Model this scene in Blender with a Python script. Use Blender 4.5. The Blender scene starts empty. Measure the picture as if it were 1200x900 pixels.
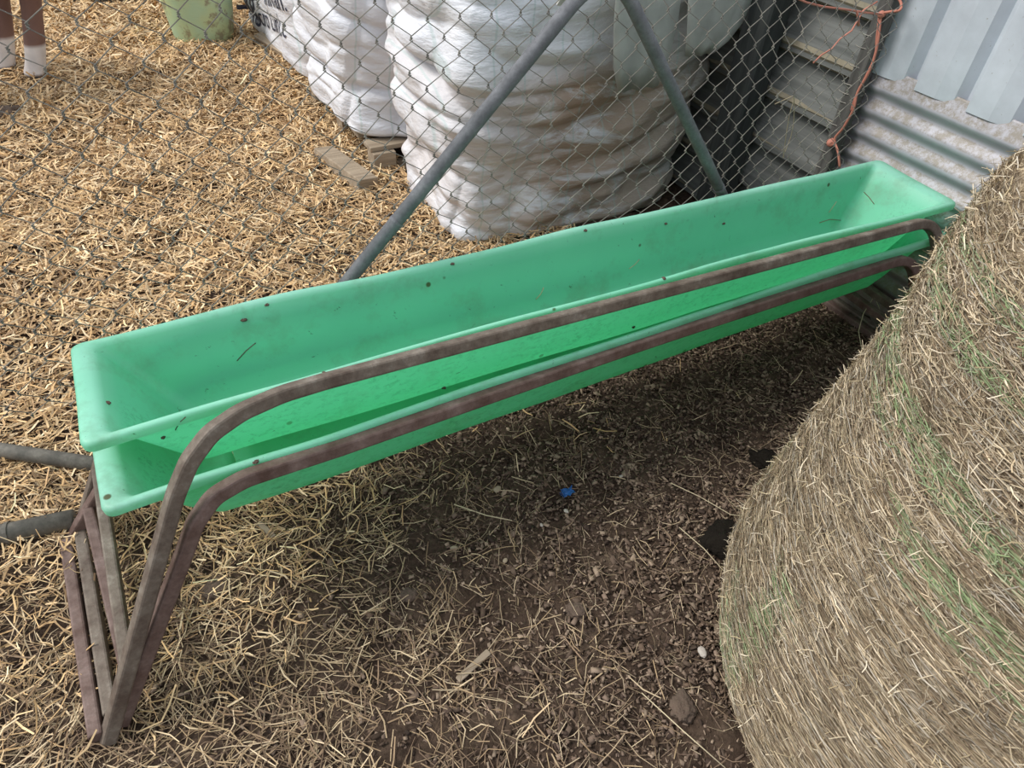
import bpy, bmesh, math, random
import numpy as np
from mathutils import Vector, Matrix
from mathutils.bvhtree import BVHTree

random.seed(7)
rng = np.random.default_rng(11)
COL = bpy.context.scene.collection
PI = math.pi

# ------------------------------------------------------------------ helpers
def link(o, parent=None):
    COL.objects.link(o)
    if parent: o.parent = parent
    return o

def tag(o, label=None, cat=None, group=None, kind=None):
    if label: o['label'] = label
    if cat: o['category'] = cat
    if group: o['group'] = group
    if kind: o['kind'] = kind
    return o

def empty(name, loc=(0, 0, 0), rz=0):
    o = bpy.data.objects.new(name, None); o.empty_display_size = .05
    o.location = loc; o.rotation_euler = (0, 0, rz)
    return link(o)

def mesh_obj(name, verts, faces, mat, parent=None, smooth=False, loc=(0, 0, 0)):
    me = bpy.data.meshes.new(name)
    me.from_pydata([tuple(map(float, v)) for v in verts], [], [tuple(map(int, f)) for f in faces])
    me.materials.append(mat)
    if smooth: me.polygons.foreach_set('use_smooth', [True] * len(me.polygons))
    me.update()
    o = bpy.data.objects.new(name, me); o.location = loc
    return link(o, parent)

def big_mesh(name, V, F, mat, col=None, parent=None, smooth=False):
    """V (n,3), F (m,4) numpy"""
    me = bpy.data.meshes.new(name)
    k = F.shape[1]
    me.vertices.add(len(V)); me.vertices.foreach_set('co', V.astype(np.float32).ravel())
    me.loops.add(F.size); me.loops.foreach_set('vertex_index', F.astype(np.int32).ravel())
    me.polygons.add(len(F)); me.polygons.foreach_set('loop_start', (np.arange(len(F)) * k).astype(np.int32))
    try: me.polygons.foreach_set('loop_total', np.full(len(F), k, np.int32))
    except Exception: pass
    if col is not None:
        a = me.attributes.new('Col', 'FLOAT_COLOR', 'POINT')
        c4 = np.ones((len(V), 4), np.float32); c4[:, :3] = col
        a.data.foreach_set('color', c4.ravel())
    me.materials.append(mat)
    me.update(calc_edges=True); me.validate()
    if smooth: me.polygons.foreach_set('use_smooth', [True] * len(me.polygons))
    return link(bpy.data.objects.new(name, me), parent)

def hash3(ix, iy, iz, s=0):
    h = (ix * 374761393 + iy * 668265263 + iz * 2147483647 + s * 974634777) & 0xFFFFFFFF
    h = ((h ^ (h >> 13)) * 1274126177) & 0xFFFFFFFF
    h = h ^ (h >> 16)
    return (h & 0xFFFF) / 65535.0

def noise(p, s=0):
    p = np.asarray(p, float)
    i = np.floor(p).astype(np.int64); f = p - i; f = f * f * (3 - 2 * f)
    r = 0
    for a in (0, 1):
        for b in (0, 1):
            for c in (0, 1):
                w = (f[..., 0] if a else 1 - f[..., 0]) * (f[..., 1] if b else 1 - f[..., 1]) * (f[..., 2] if c else 1 - f[..., 2])
                r = r + w * hash3(i[..., 0] + a, i[..., 1] + b, i[..., 2] + c, s)
    return r

def fbm(p, o=3, s=0):
    p = np.asarray(p, float); r = 0; w = .5; t = 0
    for k in range(o):
        r = r + w * noise(p * (2 ** k), s + k); t += w; w *= .5
    return r / t

def n2(x, y, sc, o=3, s=0):
    x, y = np.asarray(x, float), np.asarray(y, float)
    return fbm(np.stack([x * sc, y * sc, np.zeros_like(x) + .5], -1), o, s)

# ------------------------------------------------------------------ materials
class M:
    def __init__(s, name):
        s.m = bpy.data.materials.new(name); s.m.use_nodes = True
        s.t = s.m.node_tree; s.b = s.t.nodes['Principled BSDF']; s.out = s.t.nodes['Material Output']
    def n(s, typ, **kw):
        x = s.t.nodes.new(typ)
        for k, v in kw.items():
            if k.startswith('i_'): x.inputs[k[2:].replace('_', ' ')].default_value = v
            else: setattr(x, k, v)
        return x
    def l(s, a, b): s.t.links.new(a, b)
    def coords(s, scale=(1, 1, 1), which='Object'):
        tc = s.n('ShaderNodeTexCoord'); mp = s.n('ShaderNodeMapping'); mp.inputs['Scale'].default_value = scale
        s.l(tc.outputs[which], mp.inputs[0]); return mp.outputs[0]
    def noise(s, scale=5, detail=4, co=None, rough=.55, dist=0):
        x = s.n('ShaderNodeTexNoise'); x.inputs['Scale'].default_value = scale; x.inputs['Detail'].default_value = detail
        x.inputs['Roughness'].default_value = rough; x.inputs['Distortion'].default_value = dist
        if co is not None: s.l(co, x.inputs['Vector'])
        return x.outputs['Fac']
    def ramp(s, fac, stops):
        r = s.n('ShaderNodeValToRGB'); e = r.color_ramp.elements
        while len(e) < len(stops): e.new(.5)
        for i, (p, c) in enumerate(stops):
            e[i].position = p; e[i].color = (c[0], c[1], c[2], 1) if isinstance(c, (tuple, list)) else (c, c, c, 1)
        s.l(fac, r.inputs[0]); return r.outputs[0]
    def mix(s, fac, a, b, mode='MIX'):
        x = s.n('ShaderNodeMix', data_type='RGBA', blend_type=mode)
        for sock, v in ((0, fac), (6, a), (7, b)):
            if isinstance(v, (int, float)): x.inputs[sock].default_value = v
            elif isinstance(v, tuple): x.inputs[sock].default_value = (*v, 1)
            else: s.l(v, x.inputs[sock])
        return x.outputs[2]
    def base(s, c):
        if isinstance(c, tuple): s.b.inputs['Base Color'].default_value = (*c, 1)
        else: s.l(c, s.b.inputs['Base Color'])
    def rough(s, v): s.b.inputs['Roughness'].default_value = v
    def metal(s, v): s.b.inputs['Metallic'].default_value = v
    def spec(s, v): s.b.inputs['Specular IOR Level'].default_value = v
    def bump(s, h, strength=.3, dist=.01):
        b = s.n('ShaderNodeBump'); b.inputs['Strength'].default_value = strength; b.inputs['Distance'].default_value = dist
        s.l(h, b.inputs['Height']); s.l(b.outputs[0], s.b.inputs['Normal'])

def mat_attr(name, rough=.8, sat=1, val=1, spec=.25):
    m = M(name); a = m.n('ShaderNodeAttribute', attribute_name='Col')
    h = m.n('ShaderNodeHueSaturation'); h.inputs['Saturation'].default_value = sat; h.inputs['Value'].default_value = val
    m.l(a.outputs['Color'], h.inputs['Color']); m.base(h.outputs[0]); m.rough(rough); m.spec(spec); return m.m

m_straw = mat_attr('straw', .75)
m_hay = mat_attr('hay', .8)
m_chip = mat_attr('chip', .9)

def soil_mat():
    m = M('soil'); co = m.coords()
    a = m.noise(9, 6, co, .7); b = m.noise(60, 5, co, .7)
    c = m.ramp(a, [(.3, (.060, .038, .027)), (.55, (.115, .077, .054)), (.75, (.19, .135, .095))])
    c2 = m.ramp(b, [(.35, (.25, .25, .25)), (.7, (1, 1, 1))])
    m.base(m.mix(.75, c, c2, 'MULTIPLY')); m.rough(.95); m.spec(.15)
    m.bump(m.noise(110, 6, co, .7), .8, .012); return m.m
m_soil = soil_mat()

def plastic_mat():
    m = M('green_plastic'); co = m.coords()
    sep = m.n('ShaderNodeSeparateXYZ'); m.l(co, sep.inputs[0])
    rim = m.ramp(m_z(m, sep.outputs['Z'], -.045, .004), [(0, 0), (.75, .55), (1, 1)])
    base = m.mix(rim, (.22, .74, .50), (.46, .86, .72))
    cl = m.noise(3.2, 3, co)
    base = m.mix(m.ramp(cl, [(.4, 0), (.75, .45)]), base, (.17, .60, .42))
    # dust film and droppings
    d1 = m.ramp(m.noise(7, 6, co, .7), [(.52, 0), (.72, .55)])
    base = m.mix(d1, base, (.20, .34, .22))
    sp = m.ramp(m.noise(46, 5, co, .75, .6), [(.665, 0), (.70, 1)])
    base = m.mix(sp, base, (.06, .05, .03))
    v = m.n('ShaderNodeTexVoronoi', feature='F1'); v.inputs['Scale'].default_value = 9; m.l(co, v.inputs['Vector'])
    spots = m.ramp(v.outputs['Distance'], [(.05, 1), (.075, 0)])
    base = m.mix(spots, base, (.10, .07, .045))
    # grime smeared over the outer front wall
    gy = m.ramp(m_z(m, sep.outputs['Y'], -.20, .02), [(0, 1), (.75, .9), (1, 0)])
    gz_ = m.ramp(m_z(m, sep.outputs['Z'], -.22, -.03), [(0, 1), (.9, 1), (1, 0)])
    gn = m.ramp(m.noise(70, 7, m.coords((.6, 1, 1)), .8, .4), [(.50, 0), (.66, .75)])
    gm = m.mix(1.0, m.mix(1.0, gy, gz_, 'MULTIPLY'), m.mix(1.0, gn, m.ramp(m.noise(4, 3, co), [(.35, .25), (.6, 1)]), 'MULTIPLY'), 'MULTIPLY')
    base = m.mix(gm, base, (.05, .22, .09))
    m.base(base); m.rough(.42); m.spec(.4)
    tr = m.n('ShaderNodeBsdfTranslucent'); m.l(m.mix(.7, base, (.12, .95, .38)), tr.inputs[0])
    ms = m.n('ShaderNodeMixShader'); ms.inputs[0].default_value = .36
    m.l(m.b.outputs[0], ms.inputs[1]); m.l(tr.outputs[0], ms.inputs[2]); m.l(ms.outputs[0], m.out.inputs[0])
    m.bump(m.noise(25, 4, co), .12, .006); return m.m
def m_z(m, sock, lo, hi):
    r = m.n('ShaderNodeMapRange'); r.inputs[1].default_value = lo; r.inputs[2].default_value = hi
    m.l(sock, r.inputs[0]); return r.outputs[0]
m_green = plastic_mat()

def rust_mat(name, c1, c2, c3):
    m = M(name); co = m.coords()
    a = m.noise(14, 6, co, .7); b = m.noise(90, 4, co, .7)
    c = m.ramp(a, [(.35, c1), (.55, c2), (.72, c3)])
    m.base(m.mix(.5, c, m.ramp(b, [(.3, .45), (.7, 1.0)]), 'MULTIPLY')); m.rough(.7); m.metal(.15); m.spec(.4)
    m.bump(b, .25, .003); return m.m
m_rust = rust_mat('rusty_steel', (.12, .085, .065), (.21, .17, .135), (.36, .32, .27))
m_rust2 = rust_mat('red_rust_steel', (.12, .07, .055), (.20, .135, .115), (.30, .22, .195))
m_galv = rust_mat('galvanised_pipe', (.15, .155, .165), (.215, .22, .235), (.30, .305, .32))
m_wire = rust_mat('fence_wire', (.20, .19, .17), (.33, .31, .27), (.50, .46, .39))
m_graypipe = rust_mat('dusty_pipe', (.10, .095, .08), (.17, .155, .13), (.26, .24, .20))

def sheet_mat(name, c, dust):
    m = M(name); co = m.coords()
    g = m.n('ShaderNodeNewGeometry'); sep = m.n('ShaderNodeSeparateXYZ'); m.l(g.outputs['Normal'], sep.inputs[0])
    base = m.mix(m.ramp(m.noise(6, 5, co, .65), [(.3, 0), (.7, 1)]), c, tuple(x * .78 for x in c))
    up = m.ramp(sep.outputs['Z'], [(.05, 0), (.35, 1)])
    dn = m.ramp(m.noise(30, 8, co, .85), [(.42, .05), (.56, 1)])
    f = m.mix(1.0, up, dn, 'MULTIPLY')
    ff = m.n('ShaderNodeMath', operation='MULTIPLY'); ff.inputs[1].default_value = dust; m.l(f, ff.inputs[0])
    base = m.mix(ff.outputs[0], base, (.24, .205, .155))
    sp = m.ramp(m.noise(70, 5, co, .7), [(.66, 0), (.70, .7)])
    base = m.mix(sp, base, (.22, .19, .15))
    low = m.ramp(m_z(m, m.xyz(co), .05, .42), [(0, .8), (1, 0)])
    base = m.mix(low, base, (.16, .12, .085))
    m.base(base); m.rough(.5); m.metal(.05); m.spec(.45); return m.m
def _xyz(m, co):
    s = m.n('ShaderNodeSeparateXYZ'); m.l(co, s.inputs[0]); return s.outputs['Z']
M.xyz = _xyz
m_sheet_hi = sheet_mat('zinc_sheet', (.60, .64, .70), .25)
m_sheet_lo = sheet_mat('dusty_corrugated', (.50, .49, .54), .85)

def wood_mat(name, c1, c2, sc=(1, 18, 18)):
    m = M(name); co = m.coords(sc)
    a = m.noise(2.2, 6, co, .65, .3)
    m.base(m.ramp(a, [(.3, c1), (.7, c2)])); m.rough(.85); m.spec(.2); m.bump(a, .5, .006); return m.m
m_board = wood_mat('grey_board', (.095, .10, .095), (.19, .195, .185), (18, 1, 18))  # weathered grey, kept dark to stand in for shade behind the fence
m_dustledge = wood_mat('ledge_dust', (.16, .14, .10), (.28, .25, .185), (6, 6, 6))
m_dark = wood_mat('dark_post', (.030, .034, .034), (.065, .07, .068), (14, 14, 1))
m_post = wood_mat('corner_post', (.06, .058, .054), (.14, .135, .125), (20, 20, 1))
m_pallet = wood_mat('pallet_wood', (.22, .17, .12), (.42, .34, .25), (1, 14, 14))
m_beam = wood_mat('dark_beam', (.05, .045, .04), (.11, .10, .085), (1, 14, 14))

def bag_mat(name, stain_shade):
    m = M(name); co = m.coords()
    sep = m.n('ShaderNodeSeparateXYZ'); m.l(co, sep.inputs[0])
    c = m.ramp(m.noise(5, 5, co, .6), [(.3, (.70, .72, .78)), (.7, (.80, .81, .85))])
    w = m.n('ShaderNodeTexWave', wave_type='BANDS', bands_direction='X'); w.inputs['Scale'].default_value = 2.4; w.inputs['Distortion'].default_value = .25
    m.l(co, w.inputs['Vector'])
    st = m.ramp(m.noise(1.9, 7, m.coords((1, 1, 3.6)), .7, .8), [(.40, .05), (.50, .92)])
    lo = m.ramp(m_z(m, sep.outputs['Z'], .0, 1.0), [(0, .9), (.62, 1), (.74, .15), (1, 0)])
    xs = m.ramp(m_z(m, sep.outputs['X'], -.65, .35), [(0, .2), (.3, .55), (.55, 1), (1, 1)])
    f = m.mix(1.0, m.mix(1.0, st, lo, 'MULTIPLY'), xs, 'MULTIPLY')
    c = m.mix(m.mix(1.0, f, (stain_shade, stain_shade, stain_shade), 'MULTIPLY'), c, (.36, .235, .15))
    grey = m.ramp(m_z(m, sep.outputs['X'], -.15, .6), [(0, 0), (1, .75 * stain_shade)])  # right side greyed: dirt plus shade put into the colour
    c = m.mix(grey, c, (.33, .33, .29))
    ln = m.ramp(w.outputs['Fac'], [(.985, 0), (1.0, .4)])
    c = m.mix(ln, c, (.35, .50, .48))
    m.base(c); m.rough(.55); m.spec(.3)
    wv = m.n('ShaderNodeTexWave', wave_type='BANDS', bands_direction='Z'); wv.inputs['Scale'].default_value = 60; m.l(co, wv.inputs['Vector'])
    m.bump(m.noise(14, 5, m.coords((1, 1, 3)), .6), .5, .02); return m.m
m_bag = bag_mat('woven_bag', 1.0)
m_bag2 = bag_mat('woven_bag_clean', .35)
def simple(name, c, rough=.7, metal=0, bump=None):
    m = M(name); co = m.coords()
    k = tuple(x * .75 for x in c)
    m.base(m.ramp(m.noise(12, 5, co), [(.35, k), (.65, c)])); m.rough(rough); m.metal(metal)
    if bump: m.bump(m.noise(bump, 5, co), .6, .01)
    return m.m
m_flap = simple('bag_flap', (.42, .44, .41), .6)
m_loop = simple('bag_loop', (.62, .62, .58), .7, 0, 60)
m_ink = simple('ink', (.035, .04, .075), .6)
m_twine = simple('orange_twine', (.52, .20, .14), .7)
m_blue = simple('blue_plastic', (.02, .14, .42), .4)
m_dung = simple('dung', (.016, .013, .010), 1.0, 0, 150)
m_dung.node_tree.nodes['Principled BSDF'].inputs['Specular IOR Level'].default_value = .1
m_clod = simple('clod', (.13, .09, .065), .95, 0, 140)
m_stone = simple('pebble', (.42, .33, .23), .8)
m_stone_w = simple('pebble_pale', (.52, .46, .40), .8)

# ------------------------------------------------------------------ camera
R = np.array([[0.871, 0.291, -0.395], [-0.486, 0.616, -0.62], [0.063, 0.733, 0.678]])
def nrm(v): return v / np.linalg.norm(v)
def ray(px, py): return np.array([px - 600, 450 - py, -816.])
Xc, Yc = nrm(ray(2400, -150)), nrm(ray(-40, -360))
Yc = nrm(Yc - Xc * Xc.dot(Yc) * .5); Xc = nrm(Xc - Yc * Xc.dot(Yc)); Zc = np.cross(Xc, Yc)
R = np.array([Xc, Yc, Zc])
cam_d = bpy.data.cameras.new('camera'); cam = link(bpy.data.objects.new('camera', cam_d))
cam_d.sensor_width = 36; cam_d.lens = 816 / 1200 * 36; cam_d.clip_start = .05
mw = Matrix([[*R[i], 0] for i in range(3)] + [[0, 0, 0, 1]]); mw.translation = (0, 0, 1.55)
cam.matrix_world = mw
bpy.context.scene.camera = cam

# rays from the camera, used to measure places
def G0(px, py, z=0.):
    d = R @ ray(px, py); t = (z - 1.55) / d[2]; return (d[0] * t, d[1] * t)
def on_y(px, py, yv):
    d = R @ ray(px, py); t = yv / d[1]; return Vector((d[0] * t, yv, 1.55 + d[2] * t))
def on_x(px, py, xv):
    d = R @ ray(px, py); t = xv / d[0]; return Vector((xv, d[1] * t, 1.55 + d[2] * t))

# ------------------------------------------------------------------ ground
def relief(x, y):
    h = (n2(x, y, 2.2, 3, 3) - .5) * .05 + (n2(x, y, 9, 3, 5) - .5) * .030
    back = 1 / (1 + np.exp(-(y - 1.7) * 5))
    return h - .012 + back * (.02 + (n2(x, y, 3.5, 2, 8) - .5) * .05) * (x < 2.2)

def grid_ground():
    xs = np.concatenate([np.linspace(-6, -1.2, 20), np.linspace(-1.15, 2.6, 340)])
    ys = np.concatenate([np.linspace(-2.5, -.2, 24), np.linspace(-.18, 2.6, 280), np.linspace(2.64, 9.5, 150)])
    Xg, Yg = np.meshgrid(xs, ys, indexing='ij')
    Z = relief(Xg, Yg) + ((n2(Xg, Yg, 38, 3, 21) - .5) * .026 + (n2(Xg, Yg, 14, 2, 23) - .5) * .022) * (Yg < 1.7)
    V = np.stack([Xg, Yg, Z], -1).reshape(-1, 3)
    nx, ny = len(xs), len(ys)
    i = (np.arange(nx - 1)[:, None] * ny + np.arange(ny - 1)[None]).ravel()
    F = np.stack([i, i + ny, i + ny + 1, i + 1], 1)
    o = big_mesh('floor', V, F, m_soil, smooth=True)
    return tag(o, 'dark brown trampled soil floor of the pen', 'ground', kind='structure')
grid_ground()

# ------------------------------------------------------------------ ribbons (straw / hay)
def ribbons(P, T, N, L, W, bend, C, lift=None):
    """curved tapered strips; P centre, T tangent, N normal"""
    n = len(P)
    T = T / np.linalg.norm(T, axis=1, keepdims=True)
    S = np.cross(N, T); S /= np.linalg.norm(S, axis=1, keepdims=True) + 1e-9
    N2 = np.cross(T, S)
    ts = np.array([-.5, 0., .5])
    V = np.zeros((n, 6, 3))
    for k, t in enumerate(ts):
        c = P + T * (t * L)[:, None] + S * (bend[:, 0] * (t * t - .12) * L)[:, None] + N2 * (bend[:, 1] * (.12 - t * t) * L)[:, None]
        w = W * (1 if k == 1 else .75)
        V[:, 2 * k] = c - S * (w / 2)[:, None]; V[:, 2 * k + 1] = c + S * (w / 2)[:, None]
    b = (np.arange(n) * 6)[:, None]
    F = np.concatenate([b + np.array([[0, 1, 3, 2]]), b + np.array([[2, 3, 5, 4]])], 0)
    return V.reshape(-1, 3), F, np.repeat(C, 6, 0)

def palette(n, cols, jit=.15):
    cols = np.array(cols); c = cols[rng.integers(0, len(cols), n)]
    return np.clip(c * (1 + rng.normal(0, jit, (n, 1))), .01, 1)

def straw(name, x, y, L, W, cols, label, cat, tilt=.22, zoff=(0, .02), jit=.18):
    n = len(x)
    ang = n2(x, y, 3, 2, 31) * 9 + rng.normal(0, 1.0, n)
    th = rng.normal(0, tilt, n)
    T = np.stack([np.cos(ang) * np.cos(th), np.sin(ang) * np.cos(th), np.sin(th)], 1)
    N = np.stack([rng.normal(0, .5, n), rng.normal(0, .5, n), np.ones(n)], 1)
    z = relief(x, y) + rng.uniform(*zoff, n) + np.abs(np.sin(th)) * L * .35
    P = np.stack([x, y, z], 1)
    C = palette(n, cols, jit)
    V, F, C6 = ribbons(P, T, N, L, W, rng.normal(0, .35, (n, 2)), C)
    V[:, 2] = np.maximum(V[:, 2], -.03)
    o = big_mesh(name, V, F, m_straw, C6)
    return tag(o, label, cat, kind='stuff')

gold = [(.66, .44, .22), (.74, .53, .29), (.54, .35, .17), (.80, .62, .39), (.42, .27, .14), (.28, .18, .10), (.62, .44, .25)]
brownish = [(.38, .27, .155), (.48, .355, .215), (.27, .185, .11), (.20, .135, .085), (.58, .45, .29), (.15, .10, .065)]
dirty = [(.26, .18, .12), (.20, .14, .09), (.38, .285, .18), (.15, .10, .07), (.50, .39, .26)]

# bedding behind the fence
n = 185000
y = .72 + (rng.random(n) ** 1.15) * 6.8
x = rng.uniform(-1.6, 2.25, n)
keep = (rng.random(n) < np.clip((y - .78 - .45 * np.clip(x, 0, .8) + .7 * (n2(x, y, 3, 2, 17) - .5)) / .75, 0, 1)) & (x < 1.6) & (x > -1.0 - (y - 1.2) * .15)
keep &= (y > 1.5 + .25 * n2(x, y, 4, 2, 9)) | (x < .35) | (rng.random(n) < .15)
keep &= ~((x > 1.15) & (y > 2.3))
x, y = x[keep], y[keep]
sc = 1 + .18 * np.clip(y - 2, 0, 4)
straw('straw_bedding', x, y, rng.uniform(.02, .078, len(x)) * sc, rng.uniform(.0022, .0075, len(x)) * sc * np.interp(y, [1.1, 1.9], [.6, 1]), gold,
      'thick golden straw bedding spread behind the wire fence', 'straw', tilt=.25, zoff=(0, .03))
# in front of and under the trough
n = 60000
x = rng.uniform(-1.1, 2.3, n); y = rng.uniform(-.5, 1.75, n)
d = np.clip(1.05 - (x - .0) * 1.45 + np.clip(.7 - y, 0, 1) * .15, .03, 1) * np.clip(2.6 * n2(x, y, 4.2, 3, 40) - .72, .10, 1.3)
d = np.clip(d, .025, 1) * np.where((x > 1.0) & (y > .8), .4, 1)
k = rng.random(n) < d; x, y = x[k], y[k]
straw('loose_straw', x, y, rng.uniform(.03, .095, len(x)), rng.uniform(.0012, .0034, len(x)), brownish,
      'loose brown straw trampled into the soil in front of the green trough', 'straw', tilt=.2, zoff=(-.004, .016))
n = 7000
x = rng.uniform(.2, 2.3, n); y = rng.uniform(-.4, 1.3, n)
straw('hay_litter', x, y, rng.uniform(.015, .09, n), rng.uniform(.0009, .0022, n), dirty,
      'thin dirty hay wisps scattered on the dark soil beside the bale', 'hay', tilt=.15, zoff=(-.004, .010))

# chips and crumbs of bark / manure
def chips():
    n = 85000
    x = rng.uniform(-.4, 2.3, n); y = rng.uniform(-.3, 1.6, n)
    d = np.clip(.25 + (x - .2) * .9, .12, 1) * (.3 + n2(x, y, 5, 2, 50))
    k = rng.random(n) < d; x, y = x[k], y[k]; n = len(x)
    s = np.stack([rng.uniform(.002, .008, n), rng.uniform(.001, .0038, n), rng.uniform(.0005, .002, n)], 1) * (1 + 1.3 * rng.random(n) ** 6)[:, None]
    a = rng.uniform(0, 2 * PI, n); t = rng.normal(0, .35, n)
    ux = np.stack([np.cos(a) * np.cos(t), np.sin(a) * np.cos(t), np.sin(t)], 1)
    uy = np.stack([-np.sin(a), np.cos(a), rng.normal(0, .3, n)], 1)
    uz = np.cross(ux, uy)
    P = np.stack([x, y, relief(x, y) + rng.uniform(0, .008, n)], 1)
    V = []
    for sx, sy, sz in [(-1, -1, -1), (1, -1, -1), (1, 1, -1), (-1, 1, -1), (-1, -1, 1), (1, -1, 1), (1, 1, 1), (-1, 1, 1)]:
        j = rng.uniform(.6, 1, (n, 3))
        V.append(P + ux * (sx * s[:, 0] * j[:, 0])[:, None] + uy * (sy * s[:, 1] * j[:, 1])[:, None] + uz * (sz * s[:, 2])[:, None])
    V = np.stack(V, 1).reshape(-1, 3)
    b = (np.arange(n) * 8)[:, None]
    F = np.concatenate([b + np.array([q]) for q in ([0, 3, 2, 1], [4, 5, 6, 7], [0, 1, 5, 4], [1, 2, 6, 5], [2, 3, 7, 6], [3, 0, 4, 7])], 0)
    C = palette(n, [(.10, .067, .047), (.14, .097, .07), (.19, .135, .10), (.065, .043, .032), (.12, .08, .055), (.29, .215, .155)], .22)
    o = big_mesh('bark_chips', V, F, m_chip, np.repeat(C, 8, 0))
    tag(o, 'dark bark chips and crumbs covering the soil below the trough', 'bark chips', kind='stuff')
chips()

# ------------------------------------------------------------------ walls
XW = 2.36
def profile_wall(name, ys, xs_fn, z0, z1, mat, label, thick=.003):
    pass

def extr(name, pts, axis, a0, a1, mat, segs=1, **kw):
    """sheet from an open profile (list of (p,q)); axis 'z': pts are (x,y), swept in z; axis 'y': pts are (x,z), swept in y"""
    V = []; n = len(pts)
    for i in range(segs + 1):
        a = a0 + (a1 - a0) * i / segs
        for p, q in pts: V.append((p, q, a) if axis == 'z' else (p, a, q))
    F = [(i * n + j, i * n + j + 1, (i + 1) * n + j + 1, (i + 1) * n + j) for i in range(segs) for j in range(n - 1)]
    o = mesh_obj(name, V, F, mat, **kw)
    s = o.modifiers.new('s', 'SOLIDIFY'); s.thickness = .003; s.offset = 0
    return o

# trapezoid-ribbed upper sheet (vertical ribs), pitch .19
pts = []; y0 = 1.56
while y0 > -1.4:
    pts += [(XW - .022, y0), (XW - .022, y0 - .074), (XW - .010, y0 - .130), (XW + .018, y0 - .156), (XW + .018, y0 - .180), (XW - .022, y0 - .188)]
    y0 -= .19
w = extr('wall_right', pts, 'z', .79, 2.4, m_sheet_hi)
tag(w, 'upright ribbed zinc sheets forming the upper right wall', 'wall', kind='structure')
# horizontal corrugated lower sheet
pts = []
for i in range(0, 161):
    z = -.03 + .845 * i / 160
    x_ = XW - .018 - .0105 * math.cos(2 * PI * (z - .757) / .077) if z < .757 else XW - .0285 + (z - .757) * .4
    pts.append((x_, z))
w = extr('wall_right_lower', pts, 'y', 1.57, -1.4, m_sheet_lo, segs=24, smooth=True)
tag(w, 'dusty corrugated iron sheet with horizontal ribs, lower right wall', 'wall', kind='structure')
# weathered lapped boards behind fence: each course tilts out at its lower edge
bw = empty('wall_back_right', (0, 0, 0)); tag(bw, 'weathered grey lapped board wall behind the fence, right side', 'wall', kind='structure')
for i in range(-1, 10):
    zb = .185 * i
    V = []; yy = np.linspace(1.60, 7.6, 40)
    for yv in yy:
        wob = .004 * math.sin(yv * 5 + i)
        V += [(XW + .05, yv, zb + .20), (XW + .010 + wob, yv, zb + .185), (XW - .030 + wob, yv, zb + .045), (XW - .032 + wob, yv, zb + .012), (XW + .05, yv, zb)]
    F = [(k * 5 + j, k * 5 + (j + 1) % 5, (k + 1) * 5 + (j + 1) % 5, (k + 1) * 5 + j) for k in range(39) for j in range(5)]
    b = mesh_obj('board', V, F, m_board, parent=bw)
    V = []
    for yv in yy:
        wob = .004 * math.sin(yv * 5 + i)
        V += [(XW + .012 + wob, yv, zb + .183), (XW - .012 + wob, yv, zb + .186), (XW - .033 + wob, yv, zb + .222), (XW - .026 + wob, yv, zb + .238)]
    # dusty batten resting on each board's top edge
    F = [(k * 4 + j, k * 4 + (j + 1) % 4, (k + 1) * 4 + (j + 1) % 4, (k + 1) * 4 + j) for k in range(39) for j in range(4)]
    mesh_obj('dusty_ledge', V, F, m_dustledge, parent=bw)

def box(name, lo, hi, mat, parent=None, bev=.004, rot=None):
    c = [(a + b) / 2 for a, b in zip(lo, hi)]; h = [(b - a) / 2 for a, b in zip(lo, hi)]
    V = [(sx * h[0], sy * h[1], sz * h[2]) for sx in (-1, 1) for sy in (-1, 1) for sz in (-1, 1)]
    F = [(0, 1, 3, 2), (4, 6, 7, 5), (0, 4, 5, 1), (2, 3, 7, 6), (0, 2, 6, 4), (1, 5, 7, 3)]
    o = mesh_obj(name, V, F, mat, parent, loc=c)
    if rot: o.rotation_euler = rot
    b = o.modifiers.new('b', 'BEVEL'); b.width = bev; b.segments = 2
    return o

def post_mesh(name, x, y, w, d, z0, z1, mat, lean=(0, 0), seed=0):
    V = []; F = []; n = 22
    prof = [(-.5, -.42), (-.42, -.5), (.42, -.5), (.5, -.42), (.5, .42), (.42, .5), (-.42, .5), (-.5, .42)]
    for i in range(n):
        z = z0 + (z1 - z0) * i / (n - 1)
        for k, (a, b) in enumerate(prof):
            j = 1 + .10 * (float(noise(np.array([k * 3.1, z * 7, seed])) ) - .5)
            V.append((x + lean[0] * z + a * w * j, y + lean[1] * z + b * d * j, z))
    for i in range(n - 1):
        for k in range(8):
            F.append((i * 8 + k, i * 8 + (k + 1) % 8, (i + 1) * 8 + (k + 1) % 8, (i + 1) * 8 + k))
    F += [tuple(range(7, -1, -1)), tuple((n - 1) * 8 + k for k in range(8))]
    return mesh_obj(name, V, F, mat)

tag(post_mesh('fence_post', 2.30, 1.555, .045, .05, -.02, 1.75, m_post, seed=2), 'grey corner post where the wire fence meets the corrugated wall', 'post')
tag(post_mesh('dark_post', 2.26, 2.0, .11, .13, -.02, 2.3, m_dark, seed=5), 'dark upright square post against the board wall behind the fence', 'post')

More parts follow.
